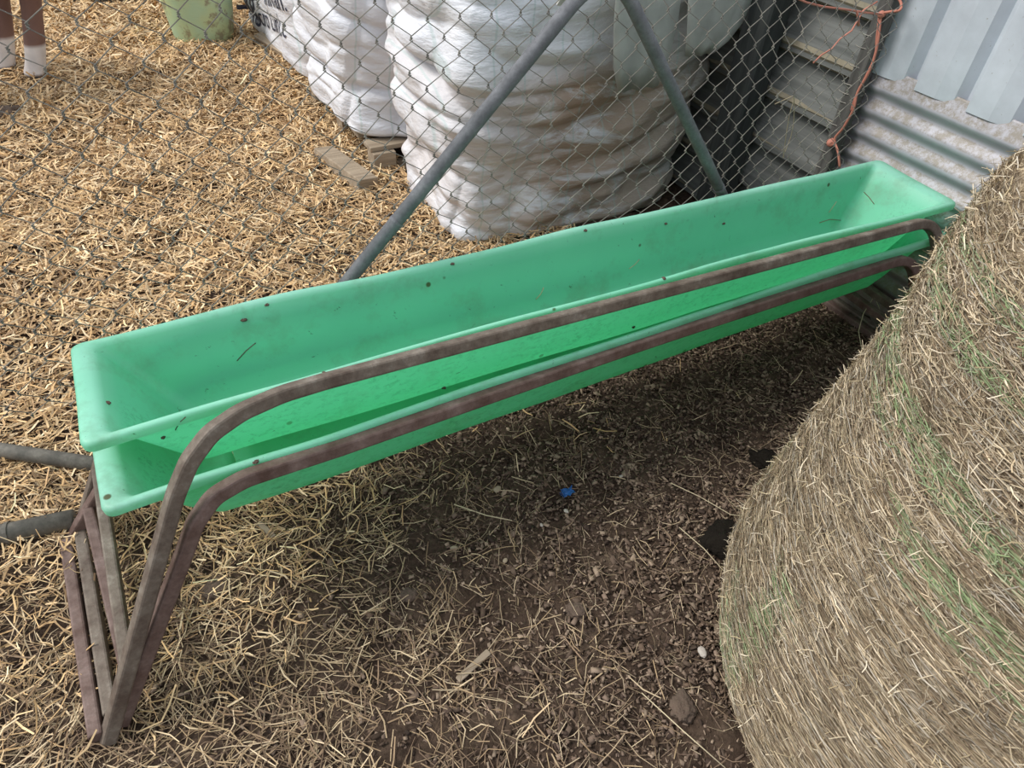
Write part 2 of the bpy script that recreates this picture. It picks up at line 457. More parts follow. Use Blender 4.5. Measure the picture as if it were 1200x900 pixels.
# ------------------------------------------------------------------ tubes
def sweep(path, prof, up0=None):
    """prof list of (a,b); parallel transport"""
    P = [Vector(p) for p in path]; n = len(P); V = []; F = []
    t = (P[1] - P[0]).normalized()
    up = Vector(up0) if up0 else (Vector((0, 0, 1)) if abs(t.z) < .9 else Vector((1, 0, 0)))
    u = (up - t * up.dot(t)).normalized()
    m = len(prof)
    for i in range(n):
        if i == 0: tt = (P[1] - P[0]).normalized()
        elif i == n - 1: tt = (P[-1] - P[-2]).normalized()
        else: tt = ((P[i + 1] - P[i]).normalized() + (P[i] - P[i - 1]).normalized()).normalized()
        u = (u - tt * u.dot(tt)).normalized(); s = tt.cross(u)
        for a, b in prof: V.append(P[i] + s * a + u * b)
    for i in range(n - 1):
        for k in range(m):
            F.append((i * m + k, i * m + (k + 1) % m, (i + 1) * m + (k + 1) % m, (i + 1) * m + k))
    F += [tuple(range(m - 1, -1, -1)), tuple((n - 1) * m + k for k in range(m))]
    return V, F
def circ(r, n=12): return [(r * math.cos(2 * PI * k / n), r * math.sin(2 * PI * k / n)) for k in range(n)]
def sq(h, hv=None):
    hv = hv or h; e = h * .22
    return [(-h, -hv + e), (-h + e, -hv), (h - e, -hv), (h, -hv + e), (h, hv - e), (h - e, hv), (-h + e, hv), (-h, hv - e)]
def fillet(pts, d, seg=10):
    """round the inner corners: d list of cut lengths"""
    P = [Vector(p) for p in pts]; out = [P[0]]
    for i in range(1, len(P) - 1):
        c = d[i - 1]; a = P[i] + (P[i - 1] - P[i]).normalized() * c; b = P[i] + (P[i + 1] - P[i]).normalized() * c
        for k in range(seg + 1):
            t = k / seg; out.append(a * (1 - t) ** 2 + P[i] * 2 * t * (1 - t) + b * t * t)
    out.append(P[-1]); return out
def tube(name, path, prof, mat, parent=None, up0=None, smooth=False):
    V, F = sweep(path, prof, up0); o = mesh_obj(name, V, F, mat, parent, smooth=smooth)
    return o

# ------------------------------------------------------------------ chain-link fence
def chain_link():
    root = empty('chain_link_fence', (.6, 1.5, 0))
    tag(root, 'grey diamond chain-link wire fence running behind the trough', 'fence')
    p = .0775; nx = 84; x0 = 2.29; z0 = .33; rows = 15; Y = 1.495
    def node(i, j):   # half-pitch lattice
        x = x0 - i * p / 2; z = z0 + j * p / 2
        q = np.array([x * 3.2, z * 3.2, 1.]); dx = (float(fbm(q, 2, 60)) - .5) * .05; dz = (float(fbm(q, 2, 64)) - .5) * .04
        dy = (float(fbm(q * .5, 2, 66)) - .5) * .07
        q2 = np.array([i * 1.7, j * 1.3, 4.]); dx += (float(noise(q2, 70)) - .5) * .006; dz += (float(noise(q2, 71)) - .5) * .006
        # a few bent links
        dz += -.018 * math.exp(-((x - .72) ** 2 + (z - .93) ** 2) / .0012) + .02 * math.exp(-((x - 1.05) ** 2 + (z - 1.06) ** 2) / .001)
        return np.array([x + dx, Y + dy - .02 * max(0, x - 1.9), z + dz])
    Vs = []; Fs = []; off = 0
    for i in range(nx):
        pts = []
        # zig-zag wire number i between lattice columns 2i and 2i+2... hooks the neighbour at every turn
        for j in range(rows * 2 + 1):
            col = i * 1 + (0 if j % 2 == (i % 2) else 1)
            nd = node(col, j); side = 1 if col == i else -1
            h = .0026
            pts.append(nd + np.array([side * .0022, -h * side, -.0042]))
            pts.append(nd + np.array([-side * .0022 + 0, 0, 0]))
            pts.append(nd + np.array([side * .0022, h * side, .0042]))
        V, F = sweep([tuple(q) for q in pts], circ(.00155, 5))
        Vs += V; Fs += [tuple(a + off for a in f) for f in F]; off += len(V)
    o = mesh_obj('wire_mesh', [(v[0] - .6, v[1] - 1.5, v[2]) for v in Vs], Fs, m_wire, root, smooth=True)
    V, F = sweep([(x - .6, .02 + .004 * math.sin(x * 7), 1.545 + .004 * math.sin(x * 5)) for x in np.linspace(-.9, 2.3, 44)], circ(.0022, 6))
    mesh_obj('line_wire', V, F, m_wire, root)
chain_link()

# bent pipe
root = empty('bent_pipe_frame', (.9, 1.46, 0)); tag(root, 'grey galvanised pipe bent into an upside-down V against the wire fence', 'pipe frame')
Yp = 1.455
pp = fillet([(-.128, Yp, -.02), (1.090, Yp, 1.204), (2.115, Yp, -.02)], [.135], 14)
pp = [p - Vector((.9, 1.46, 0)) for p in pp]
tube('pipe', pp, circ(.0175, 18), m_galv, root, smooth=True)
def collar(p, q, r, name='collar'):
    o = tube(name, [p, q], circ(r, 18), m_galv, root, smooth=False); return o
a = pp[0]; b = pp[1]; dr = (b - a).normalized()
collar(a + dr * .955, a + dr * .962, .0186)
a = pp[-1]; b = pp[-2]; dr = (b - a).normalized()
collar(a + dr * .72, a + dr * .728, .0187)

# ------------------------------------------------------------------ feed troughs
def _strip(q, V):
    # q is a closed loop; join vertices with opposite ones (mirrored in y) so the floor has no long sliver polygon
    up = sorted([i for i in q if V[i][1] >= 0], key=lambda i: V[i][0]); dn = sorted([i for i in q if V[i][1] < 0], key=lambda i: V[i][0])
    F = []; a = b = 0
    while a < len(up) - 1 or b < len(dn) - 1:
        if b >= len(dn) - 1 or (a < len(up) - 1 and V[up[a + 1]][0] <= V[dn[b + 1]][0]):
            F.append((up[a], up[a + 1], dn[b])); a += 1
        else:
            F.append((up[a], dn[b + 1], dn[b])); b += 1
    return F

def basin(parent, hl, hw, bow, seed):
    loops = [(-.022, .001, .001, .022), (-.008, 0, 0, .022), (-.002, .002, .002, .022), (.0015, .008, .006, .020), (.001, .030, .013, .018),
             (-.003, .042, .019, .016), (-.012, .050, .023, .016), (-.05, .076, .031, .020), (-.10, .108, .042, .024), (-.160, .146, .056, .028),
             (-.195, .170, .068, .03), (-.207, .188, .082, .028), (-.210, .22, .106, .02), (-.210, .25, .128, .015)]
    NL, NW, NC = 60, 8, 6
    V = []; F = []
    for (z, ix, iy, r) in loops:
        a, b = hl - ix, hw - iy
        r = min(r, b * .9); pts = []
        for (sx, sy, a0) in ((1, 1, 0), (-1, 1, 90), (-1, -1, 180), (1, -1, 270)):
            for k in range(NC + 1):
                t = math.radians(a0 + 90 * k / NC)
                pts.append((sx * (a - r) + r * math.cos(t), sy * (b - r) + r * math.sin(t)))
            c0 = pts[-1]
            if a0 == 0: c1 = (-(a - r), b); m = NL
            elif a0 == 90: c1 = (-a, -(b - r)); m = NW
            elif a0 == 180: c1 = ((a - r), -b); m = NL
            else: c1 = (a, (b - r)); m = NW
            for k in range(1, m): pts.append((c0[0] + (c1[0] - c0[0]) * k / m, c0[1] + (c1[1] - c0[1]) * k / m))
        n = len(pts)
        for (x, y) in pts:
            u = x / hl; wgt = max(0, 1 - u * u)
            near = 1 if y < 0 else 0
            yy = y + (bow * wgt * (1 if y < 0 else .25)) * max(0, b / hw - .22) / .78 + .006 * (float(fbm(np.array([x * 2.2, z * 4, seed + near * 9.]), 2, 80)) - .5) * 2
            zz = z - .010 * wgt * near + .008 * (float(fbm(np.array([x * 2.5, y * 5, seed + 3.]), 2, 81)) - .5) * 2
            V.append((x, yy, zz))
    for i in range(len(loops) - 1):
        for k in range(n):
            F.append((i * n + k, (i + 1) * n + k, (i + 1) * n + (k + 1) % n, i * n + (k + 1) % n))
    L0 = (len(loops) - 1) * n; pass
    q = [L0 + k for k in range(n)]
    # close the narrow floor strip: pair the two long edges
    F += _strip(q, V)
    o = mesh_obj('basin', V, F, m_green, parent, smooth=True)
    return o

def trough(label, c, yaw, hl, hw, bow, seed, fr):
    root = empty('feed_trough', (c[0], c[1], 0)); tag(root, label, 'feed trough', group='stacked green feed troughs')
    o = basin(root, hl, hw, bow, seed); o.location = (0, 0, c[2]); o.rotation_euler = (0, 0, yaw)
    off = Vector((c[0], c[1], 0))
    def T(name, pts, d, prof, mat, up0=None):
        path = fillet(pts, d) if d else [Vector(p) for p in pts]
        o = tube(name, [p - off for p in path], prof, mat, root, up0)
        b = o.modifiers.new('b', 'BEVEL'); b.width = .002; b.segments = 1; b.limit_method = 'ANGLE'
        return o
    T('front_rail', fillet(fr['front'], fr['cut'], 8), None, sq(.0155, .0155), fr['m'], (-1, 0, .6))
    T('rear_rail', fr['rear'], [.16, .10], sq(.0155), fr['m'], (0, 0, 1))
    for s in fr['skids']: T('skid_bar', s, None, sq(.014, .016), fr['m2'], (0, 0, 1))
    for s in fr['braces']: T('cross_brace', s, None, sq(.013, .015), fr['m2'], (0, 0, 1))
    return root

up = dict(m=m_rust, m2=m_rust,
          front=[(-.372, .842, -.012)] + [tuple(on_y(px, py, yv)) for px, py, yv in ((206, 578, .982), (222, 540, .995), (246, 508, 1.018), (282, 483, 1.045), (330, 462, 1.066), (380, 447, 1.076))] + [(1.0, 1.084, .525), (2.185, 1.030, .528), (2.285, .80, -.012)], cut=[.02, .015, .018, .02, .02, .02, .2, .10],
          rear=[(-.365, 1.435, -.012), (-.085, 1.43, .515), (2.16, 1.385, .515), (2.28, 1.40, -.012)],
          skids=[[(-.363, 1.43, .012), (-.352, .875, .018)], [(2.285, 1.38, .012), (2.285, .83, .012)]],
          braces=[[(-.272, 1.425, .17), (-.285, .905, .135)], [(2.262, 1.385, .16), (2.262, .86, .135)]])
lowr = dict(m=m_rust2, m2=m_rust2,
          front=[(-.345, .868, -.012)] + [tuple(on_y(px, py, yv)) for px, py, yv in ((216, 648, .962), (229, 612, .972), (250, 582, .988), (286, 561, 1.004), (335, 545, 1.014), (400, 524, 1.020))] + [(1.0, 1.036, .408), (2.14, 1.018, .414), (2.25, .86, -.012)], cut=[.02, .015, .018, .02, .02, .02, .2, .10],
          rear=[(-.392, 1.40, -.012), (-.07, 1.388, .40), (2.13, 1.37, .40), (2.23, 1.37, -.012)],
          skids=[[(-.397, 1.38, .008), (-.385, .845, .010)], [(2.245, 1.35, .01), (2.248, .88, .01)]],
          braces=[[(-.322, 1.385, .085), (-.30, .89, .060)], [(2.225, 1.36, .12), (2.225, .90, .10)]])
trough('upper of two nested long pale green plastic feed troughs on rusty steel rails', (1.046, 1.233, .553), math.radians(-1.37), 1.262, .163, .030, 1., up)
trough('lower of two nested green plastic troughs, its rim showing below the front rail', (1.036, 1.222, .452), math.radians(-.1), 1.258, .203, .022, 5., lowr)

# ------------------------------------------------------------------ round bale
BC = np.array([1.45, 0.0])
bz = [-.02, .04, .12, .22, .35, .5, .65, .8, .95, 1.08, 1.17, 1.215, 1.23]
br = [.655, .678, .686, .680, .660, .640, .616, .596, .587, .565, .51, .39, .0]
def bale_r(z): return np.interp(z, bz, br)
def bale_pt(a, z, extra=0.):
    r = bale_r(z) + extra
    r = r * (1 + .018 * (fbm(np.stack([np.cos(a) * 2.5, np.sin(a) * 2.5, z * 3.5], -1), 2, 90) - .5) * 2)
    return np.stack([BC[0] + r * np.cos(a), BC[1] + r * np.sin(a), z], -1)
def bale():
    root = empty('round_hay_bale', (BC[0], BC[1], 0))
    tag(root, 'large round hay bale standing on end at the right, tan with green streaks', 'hay bale')
    na = 220; zz = np.concatenate([np.linspace(-.02, 1.08, 70), np.linspace(1.09, 1.229, 16)])
    A, Zg = np.meshgrid(np.linspace(0, 2 * PI, na, endpoint=False), zz, indexing='ij')
    P = bale_pt(A, Zg); nz = len(zz)
    dd = (fbm(np.stack([P[..., 0] * 40, P[..., 1] * 40, P[..., 2] * 120], -1), 2, 95) - .5) * .018
    P[..., 0] += np.cos(A) * dd; P[..., 1] += np.sin(A) * dd
    i = (np.arange(na)[:, None] * nz + np.arange(nz - 1)[None]).ravel()
    j = ((np.arange(na)[:, None] + 1) % na * nz + np.arange(nz - 1)[None]).ravel()
    F = np.stack([i, j, j + 1, i + 1], 1)
    V = P.reshape(-1, 3); C = palette(len(V), [(.30, .23, .15), (.24, .18, .12)], .1)
    V = V - np.array([BC[0], BC[1], 0])
    big_mesh('bale_core', V, F, m_hay, C, root, smooth=True)
    # wound strands
    n = 150000
    vis = rng.random(n) < .8
    a = np.where(vis, rng.uniform(math.radians(80), math.radians(290), n), rng.uniform(0, 2 * PI, n))
    z = rng.uniform(0, 1.12, n)
    loose = rng.random(n) < np.interp(z, [.3, .65, 1.0], [.14, .45, .7])
    P = bale_pt(a, z, rng.uniform(-.004, .012, n))
    dip = rng.normal(0, .07, n) + np.where(loose, rng.normal(0, .8, n), 0)
    T = np.stack([-np.sin(a) * np.cos(dip), np.cos(a) * np.cos(dip), np.sin(dip)], 1)
    N = np.stack([np.cos(a), np.sin(a), np.zeros(n)], 1) + rng.normal(0, .35, (n, 3))
    T = T + np.stack([np.cos(a), np.sin(a), np.zeros(n)], 1) * rng.normal(0, .10, n)[:, None] * (1 + loose[:, None])
    L = np.where(loose, rng.uniform(.012, .04, n), rng.uniform(.02, .09, n)); W = rng.uniform(.0007, .0021, n)
    C = palette(n, [(.47, .37, .24), (.59, .475, .32), (.36, .27, .175), (.66, .55, .40), (.27, .20, .13), (.43, .35, .25), (.19, .14, .095), (.45, .40, .33)], .18)
    C *= (.72 + .55 * fbm(np.stack([np.cos(a) * 5, np.sin(a) * 5, z * 22], -1), 3, 140))[:, None]  # streaky tone; its darker lines are crevice shade put into the colour
    band = noise(np.stack([np.cos(a) * 1.2, np.sin(a) * 1.2, z * 42], -1), 97)
    gband = ((band > .66) & (z > .60) & (rng.random(n) < .5)) | ((n2(a * 1.3, z, 3.5, 2, 98) > .66) & (z < .4) & (rng.random(n) < .3))
    C[gband] = palette(int(gband.sum()), [(.24, .31, .15), (.30, .38, .20), (.38, .42, .27)], .14)
    bend = np.stack([rng.normal(0, .15, n) * (1 + 2 * loose), L / (2 * .62) * 1.0 + rng.normal(0, .12, n)], 1)
    V, F, C6 = ribbons(P, T, N, L, W, bend, C)
    V = V - np.array([BC[0], BC[1], 0]); V[:, 2] = np.maximum(V[:, 2], -.005)
    o = big_mesh('wound_strands', V, F, m_hay, C6, root); o['kind'] = 'stuff'
    # flyaway stalks
    n = 7000
    a = rng.uniform(math.radians(75), math.radians(290), n); z = rng.uniform(.02, 1.18, n)
    P = bale_pt(a, z, rng.uniform(.002, .018, n)); T = rng.normal(0, 1, (n, 3)) + np.stack([np.cos(a), np.sin(a), np.zeros(n)], 1) * .9
    N = rng.normal(0, 1, (n, 3)); L = rng.uniform(.012, .042, n)
    V, F, C6 = ribbons(P, T, N, L, rng.uniform(.0009, .002, n), rng.normal(0, .5, (n, 2)), palette(n, [(.6, .5, .35), (.7, .6, .45), (.45, .36, .22)], .15))
    V = V - np.array([BC[0], BC[1], 0]); V[:, 2] = np.maximum(V[:, 2], -.005)
    o = big_mesh('loose_stalks', V, F, m_hay, C6, root); o['kind'] = 'stuff'
bale()

# ------------------------------------------------------------------ bulk bags
def bag(name, c, half, h, rz, mat, label, seed, sag=0.05, group=None, z0=0., folds=1.):
    root = empty(name, (c[0], c[1], z0), rz); tag(root, label, 'bulk bag', group=group)
    nu, nv = 260, 150
    V = []
    U = np.linspace(0, 2 * PI, nu, endpoint=False); T = np.linspace(0, 1, nv)
    Ug, Tg = np.meshgrid(U, T, indexing='ij')
    e = .42
    cx = np.sign(np.cos(Ug)) * np.abs(np.cos(Ug)) ** e; sy = np.sign(np.sin(Ug)) * np.abs(np.sin(Ug)) ** e
    z = h * Tg
    prof = np.interp(Tg, [0, .02, .06, .15, .35, .6, .85, .93, .975, 1.0], [.90, .95, .97, .99, 1.01, 1.02, 1.0, .95, .80, .02])
    x = half[0] * cx * prof; yy = half[1] * sy * prof
    P = np.stack([x, yy, z], -1)
    vv = (z - .28 * (x + .15) ** 2)
    f1 = 1 - np.abs(2 * fbm(np.stack([x * 1.1 + seed, yy * 1.1, vv * 4.6], -1), 2, 100) - 1)
    f2 = 1 - np.abs(2 * fbm(np.stack([x * 1.9 + seed, yy * 1.9 + 3, vv * 10], -1), 2, 104) - 1)
    f3 = 1 - np.abs(2 * fbm(np.stack([(x - yy) * 3.2 + seed - z * 1.5, z * 1.1, yy * .5], -1), 2, 107) - 1)
    big = (fbm(np.stack([x * 1.6, yy * 1.6, z * 1.6 + seed], -1), 2, 110) - .5)
    low = np.interp(Tg, [0, .1, .5, .9, 1], [.6, 1, .9, .3, .1]) * folds
    d = -.10 * np.clip(f1 - .55, 0, 1) ** 1.3 * 2 * low - .05 * np.clip(f2 - .55, 0, 1) * 2 * low - .035 * np.clip(f3 - .6, 0, 1) * 2 * (.4 + .6 * folds) + big * .08 + .02
    ridge = f2
    nr = np.stack([cx / half[0], sy / half[1], 0 * z], -1); nr /= np.linalg.norm(nr, axis=-1, keepdims=True)
    P += nr * d[..., None]
    P[..., 2] += -(ridge) * .004
    P[..., 2] = np.maximum(P[..., 2], 0)
    V = P.reshape(-1, 3)
    i = (np.arange(nu)[:, None] * nv + np.arange(nv - 1)[None]).ravel(); j = (((np.arange(nu) + 1) % nu)[:, None] * nv + np.arange(nv - 1)[None]).ravel()
    F = np.stack([i, j, j + 1, i + 1], 1)
    o = big_mesh('bag_body', V, F, mat, None, root, smooth=True)
    return root, o

def drape(name, root, pts, w, mat, normal=(0, -1, 0), thick=.003, parent=None):
    """strip of fabric along pts (local), half-width w list, with thickness"""
    V = []; F = []; m = 9; n = len(pts)
    for i, (p, hw) in enumerate(zip(pts, w)):
        for k in range(m):
            s = (k / (m - 1) - .5) * 2
            V.append((p[0] + s * hw, p[1] + .006 * math.sin(k * 1.9 + i * .7), p[2] + .004 * math.cos(k * 2.3)))
    for i in range(n - 1):
        for k in range(m - 1): F.append((i * m + k, i * m + k + 1, (i + 1) * m + k + 1, (i + 1) * m + k))
    o = mesh_obj(name, V, F, mat, root, smooth=True)
    s = o.modifiers.new('s', 'SOLIDIFY'); s.thickness = thick
    return o

G = 'white bulk bags behind the fence'
r1, b1 = bag('bulk_bag', (1.655, 2.56), (.63, .44), 1.15, 0, m_bag, 'big white woven bulk bag with brown stains standing directly behind the bent pipe', 2.3, group=G)
r2, b2 = bag('bulk_bag', (1.61, 3.44), (.66, .47), 1.15, 0, m_bag2, 'white bulk bag on a pallet, behind and left of the brown-stained bag', 7.7, group=G, z0=.13, folds=.7)
r3, b3 = bag('bulk_bag', (1.64, 4.70), (.66, .74), 1.15, 0, m_bag2, 'white bulk bag with dark blue printing, farthest of the row beside the bucket', 4.1, group=G, z0=.03, folds=.35)
# fabric flaps and lifting loops on the near bag
drape('side_flap', r1, [(.06, -.50, 1.14), (.06, -.515, .98), (.07, -.52, .84), (.08, -.515, .72), (.09, -.51, .63)], [.14, .14, .135, .12, .09], m_flap)
drape('side_flap', r1, [(.42, -.48, 1.14), (.41, -.51, .95), (.40, -.515, .82), (.385, -.51, .76), (.37, -.50, .72)], [.19, .17, .13, .10, .07], m_flap)
V, F = sweep([(-.27, -.49, .93), (-.255, -.52, .99), (-.24, -.53, 1.05), (-.225, -.50, 1.12), (-.20, -.44, 1.16)], [(-.022, -.003), (.022, -.003), (.022, .003), (-.022, .003)], (0, -1, 0))
mesh_obj('lifting_loop', V, F, m_loop, r1)
V, F = sweep([(-.16, -.49, .95), (-.175, -.52, 1.01), (-.185, -.53, 1.06), (-.19, -.50, 1.12), (-.20, -.44, 1.16)], [(-.022, -.003), (.022, -.003), (.022, .003), (-.022, .003)], (0, -1, 0))
mesh_obj('lifting_loop', V, F, m_loop, r1)

# printing on the far bag: wrapped onto the fabric
def wrap_text(body, size, root, bagobj, a_local, up, right, name='printed_text'):
    cu = bpy.data.curves.new('t', 'FONT'); cu.body = body; cu.size = size; cu.resolution_u = 3
    tmp = bpy.data.objects.new('t', cu); COL.objects.link(tmp)
    bpy.context.view_layer.update()
    me = bpy.data.meshes.new_from_object(tmp.evaluated_get(bpy.context.evaluated_depsgraph_get()))
    bm = bmesh.new(); bm.from_mesh(me)
    for _ in range(2): bmesh.ops.subdivide_edges(bm, edges=bm.edges[:], cuts=1)
    bmesh.ops.triangulate(bm, faces=bm.faces[:])
    src = bagobj.data
    bvh = BVHTree.FromPolygons([v.co for v in src.vertices], [tuple(p.vertices) for p in src.polygons])
    up = Vector(up); right = Vector(right).normalized(); nrm_ = right.cross(up).normalized()
    for v in bm.verts:
        p = Vector(a_local) + right * v.co.x + up * v.co.y
        hit = bvh.ray_cast(p + nrm_ * .6, -nrm_)
        if hit[0]: v.co = hit[0] + nrm_ * .004
        else: v.co = p
    bm.to_mesh(me); bm.free(); bpy.data.objects.remove(tmp)
    me.materials.clear(); me.materials.append(m_ink)
    o = bpy.data.objects.new(name, me); link(o, root)
    return o
TEXT_SLOT = True
rt = (.05, -1, 0)
rt = (0, -1, .17)
wrap_text('50kg', .26, r3, b3, (-.66, .72, .05), (0, 0, 1), rt)
wrap_text('Micro Link.c', .165, r3, b3, (-.66, .40, .06), (0, 0, 1), rt)
wrap_text('Inman.', .17, r3, b3, (-.66, -.05, .28), (0, 0, 1), rt)

# pallets
def pallet(x, y, w, d, label):
    root = empty('wooden_pallet', (x, y, 0)); tag(root, label, 'pallet', group=None)
    for yy in (-d / 2 + .05, 0, d / 2 - .05):
        box('bottom_board', (-w / 2, yy - .05, .0), (w / 2, yy + .05, .02), m_pallet, root)
        for xx in (-w / 2 + .06, 0, w / 2 - .06):
            box('block', (xx - .055, yy - .045, .02), (xx + .055, yy + .045, .10), m_pallet, root)
    k = 6
    for i in range(k):
        yy = -d / 2 + (i + .5) * d / k
        box('deck_board', (-w / 2, yy - .05, .10), (w / 2, yy + .05, .122), m_pallet, root)
pallet(1.62, 3.46, 1.20, 1.0, 'weathered wooden pallet under the middle white bag')
_a = Vector((*G0(303, 43, .05), .05)); _c = Vector((*G0(353, 74, .05), .05))
o = box('timber_plank', (-(_c - _a).length / 2, -.03, -.022), ((_c - _a).length / 2, .03, .022), m_pallet, rot=(.3, 0, math.atan2((_c - _a).y, (_c - _a).x))); o.location = (_a + _c) / 2
tag(o, 'weathered brown plank wedged under the edge of the printed white bag', 'timber')
o = box('timber_offcut', (-.05, -.20, -.01), (.05, .20, .055), m_pallet, rot=(0, .12, math.radians(12))); o.location = (.90, 3.02, .03)
tag(o, 'pale timber offcut lying in straw at the corner of the pallet', 'timber')
o = box('timber_beam', (-.9, -.05, -.02), (1.1, .05, .16), m_beam); o.location = (-.30, 6.27, .02); o.rotation_euler = (0, 0, -.21)
tag(o, 'dark timber beam lying across the far end of the straw', 'beam')

# ------------------------------------------------------------------ tub bucket
def bucket():
    root = empty('feed_bucket', (.70, 5.13, 0)); tag(root, 'pale green plastic feed bucket with brown stains, standing on straw left of the bags', 'bucket')
    m = M('pale_green_bucket'); co = m.coords()
    c = m.ramp(m.noise(5, 3, co), [(.4, (.42, .58, .38)), (.65, (.50, .58, .30))])
    c = m.mix(m.ramp(m.noise(5.5, 6, co, .7), [(.54, 0), (.60, .8)]), c, (.24, .20, .13)); m.base(c); m.rough(.4)
    w = m.n('ShaderNodeTexWave', bands_direction='Z'); w.inputs['Scale'].default_value = 30; m.l(co, w.inputs['Vector']); m.bump(w.outputs['Fac'], .15, .004)
    prof = [(0, .012), (.15, .012), (.162, 0), (.174, .008), (.185, .05), (.205, .20), (.222, .36), (.226, .40), (.240, .405), (.243, .42), (.236, .43), (.222, .428), (.216, .41), (.20, .22), (.178, .06), (.165, .03), (0, .03)]
    n = 48; V = []; F = []
    for r, z in prof:
        for k in range(n): V.append((r * math.cos(2 * PI * k / n), r * math.sin(2 * PI * k / n), z))
    for i in range(len(prof) - 1):
        for k in range(n): F.append((i * n + k, i * n + (k + 1) % n, (i + 1) * n + (k + 1) % n, (i + 1) * n + k))
    mesh_obj('tub', V, F, m.m, root, smooth=True)
    for s in (-1, 1):
        V, F = sweep([(s * .235, -.06, .40), (s * .262, -.05, .43), (s * .268, 0, .45), (s * .262, .05, .43), (s * .235, .06, .40)], circ(.010, 8))
        mesh_obj('handle', V, F, m.m, root, smooth=True)
bucket()

# ------------------------------------------------------------------ horse (only its lower hind legs stand in the picture)
def horse():
    verts = []; edges = []; rad = []
    def add(p, r, prev=None):
        verts.append(p); rad.append(r)
        if prev is not None: edges.append((prev, len(verts) - 1))
        return len(verts) - 1
    # facing -X ; hips near x = -.45
    oy = 4.78
    pelvis = add((-.55, oy, 1.22), (.25, .28))
    belly = add((-.95, oy, 1.12), (.29, .31), pelvis)
    chest = add((-1.38, oy, 1.14), (.27, .30), belly)
    sh = add((-1.62, oy, 1.24), (.20, .24), chest)
    n1 = add((-1.86, oy, 1.46), (.12, .18), sh); n2_ = add((-2.06, oy, 1.68), (.09, .13), n1)
    poll = add((-2.18, oy, 1.80), (.085, .10), n2_)
    h1 = add((-2.34, oy, 1.66), (.085, .11), poll); h2 = add((-2.52, oy, 1.45), (.05, .06), h1); add((-2.60, oy, 1.36), (.052, .055), h2)
    for s in (-1, 1): add((-2.17, oy + s * .06, 1.94), (.02, .03), poll)
    t = add((-.26, oy, 1.24), (.05, .05), pelvis); t = add((-.14, oy, 1.00), (.05, .05), t); add((-.12, oy, .62), (.03, .03), t)
    for fx, fy in ((-.285, 4.70), (-.425, 4.88)):
        k = add((-.58, (oy + fy) / 2 + (fy - oy) * .6, .88), (.12, .16), pelvis)
        hk = add((fx + .15, fy, .58), (.070, .085), k)
        c = add((fx + .105, fy, .36), (.052, .058), hk)
        f = add((fx + .06, fy, .19), (.056, .062), c)
        pz = add((fx + .032, fy, .10), (.052, .058), f)
        cr = add((fx + .012, fy, .045), (.058, .064), pz); add((fx, fy, .015), (.064, .07), cr)
    for s, fx in ((-1, -1.50), (1, -1.40)):
        e = add((-1.50, oy + s * .15, .92), (.10, .13), sh)
        k = add((fx, oy + s * .13, .52), (.055, .06), e); c = add((fx, oy + s * .13, .34), (.036, .04), k)
        f = add((fx, oy + s * .13, .20), (.045, .05), c); pz = add((fx - .02, oy + s * .13, .09), (.042, .045), f)
        add((fx - .035, oy + s * .13, .02), (.06, .07), pz)
    me = bpy.data.meshes.new('horse'); me.from_pydata(verts, edges, [])
    o = bpy.data.objects.new('horse', me); link(o)
    sk = o.modifiers.new('skin', 'SKIN'); sk.use_smooth_shade = True
    lay = me.skin_vertices[0].data if me.skin_vertices else None
    if lay is None:
        bm = bmesh.new(); bm.from_mesh(me); bm.verts.layers.skin.verify(); bm.to_mesh(me); bm.free(); lay = me.skin_vertices[0].data
    for i, r in enumerate(rad): lay[i].radius = r; lay[i].use_root = (i == 0)
    o.modifiers.new('sub', 'SUBSURF').levels = 2; o.modifiers['sub'].render_levels = 2
    m = M('horse_coat'); co = m.coords(); z = m.xyz(co)
    c = m.ramp(m_z(m, z, 0, .5), [(0, (.05, .04, .035)), (.08, (.06, .045, .04)), (.11, (.72, .66, .63)), (.36, (.74, .68, .64)), (.40, (.21, .115, .09)), (1, (.15, .075, .055))])
    m.base(m.mix(.35, c, m.ramp(m.noise(16, 5, co), [(.3, .5), (.7, 1.0)]), 'MULTIPLY')); m.rough(.7)
    me.materials.append(m.m)
    tag(o, 'chestnut brown horse with white socks, only its lower legs in view', 'horse')
horse()

# ------------------------------------------------------------------ lumps, stones, scraps
def lump(name, c, r, mat, label, cat, seed, group=None, rough=.25, flat=.7):
    bm = bmesh.new(); bmesh.ops.create_icosphere(bm, subdivisions=4, radius=1)
    co = np.array([v.co[:] for v in bm.verts])
    d = 1 + rough * (fbm(co * 2.2 + seed, 3, 120) - .5) * 2 + rough * .9 * (fbm(co * 8 + seed, 3, 121) - .5)
    for v, k in zip(bm.verts, d): v.co = Vector((v.co.x * k * r[0], v.co.y * k * r[1], v.co.z * k * r[2] * flat))
    me = bpy.data.meshes.new(name); bm.to_mesh(me); bm.free(); me.materials.append(mat)
    me.polygons.foreach_set('use_smooth', [True] * len(me.polygons))
    o = bpy.data.objects.new(name, me); o.location = c; o.rotation_euler = (0, 0, seed * 1.3); link(o)
    return tag(o, label, cat, group)
def gz(x, y): return float(relief(np.array(x), np.array(y)))
x, y = G0(846, 634); lump('dung_pile', (x + .01, y, gz(x, y) + .018), (.052, .058, .06), m_dung, 'round black dung pile tucked against the foot of the hay bale', 'dung', 1.1, rough=.5)
x, y = G0(902, 536); lump('dung_clump', (x, y, gz(x, y) + .01), (.040, .055, .035), m_dung, 'dark dung clump beside the bale, nearer to the wall', 'dung', 2.7, rough=.5)
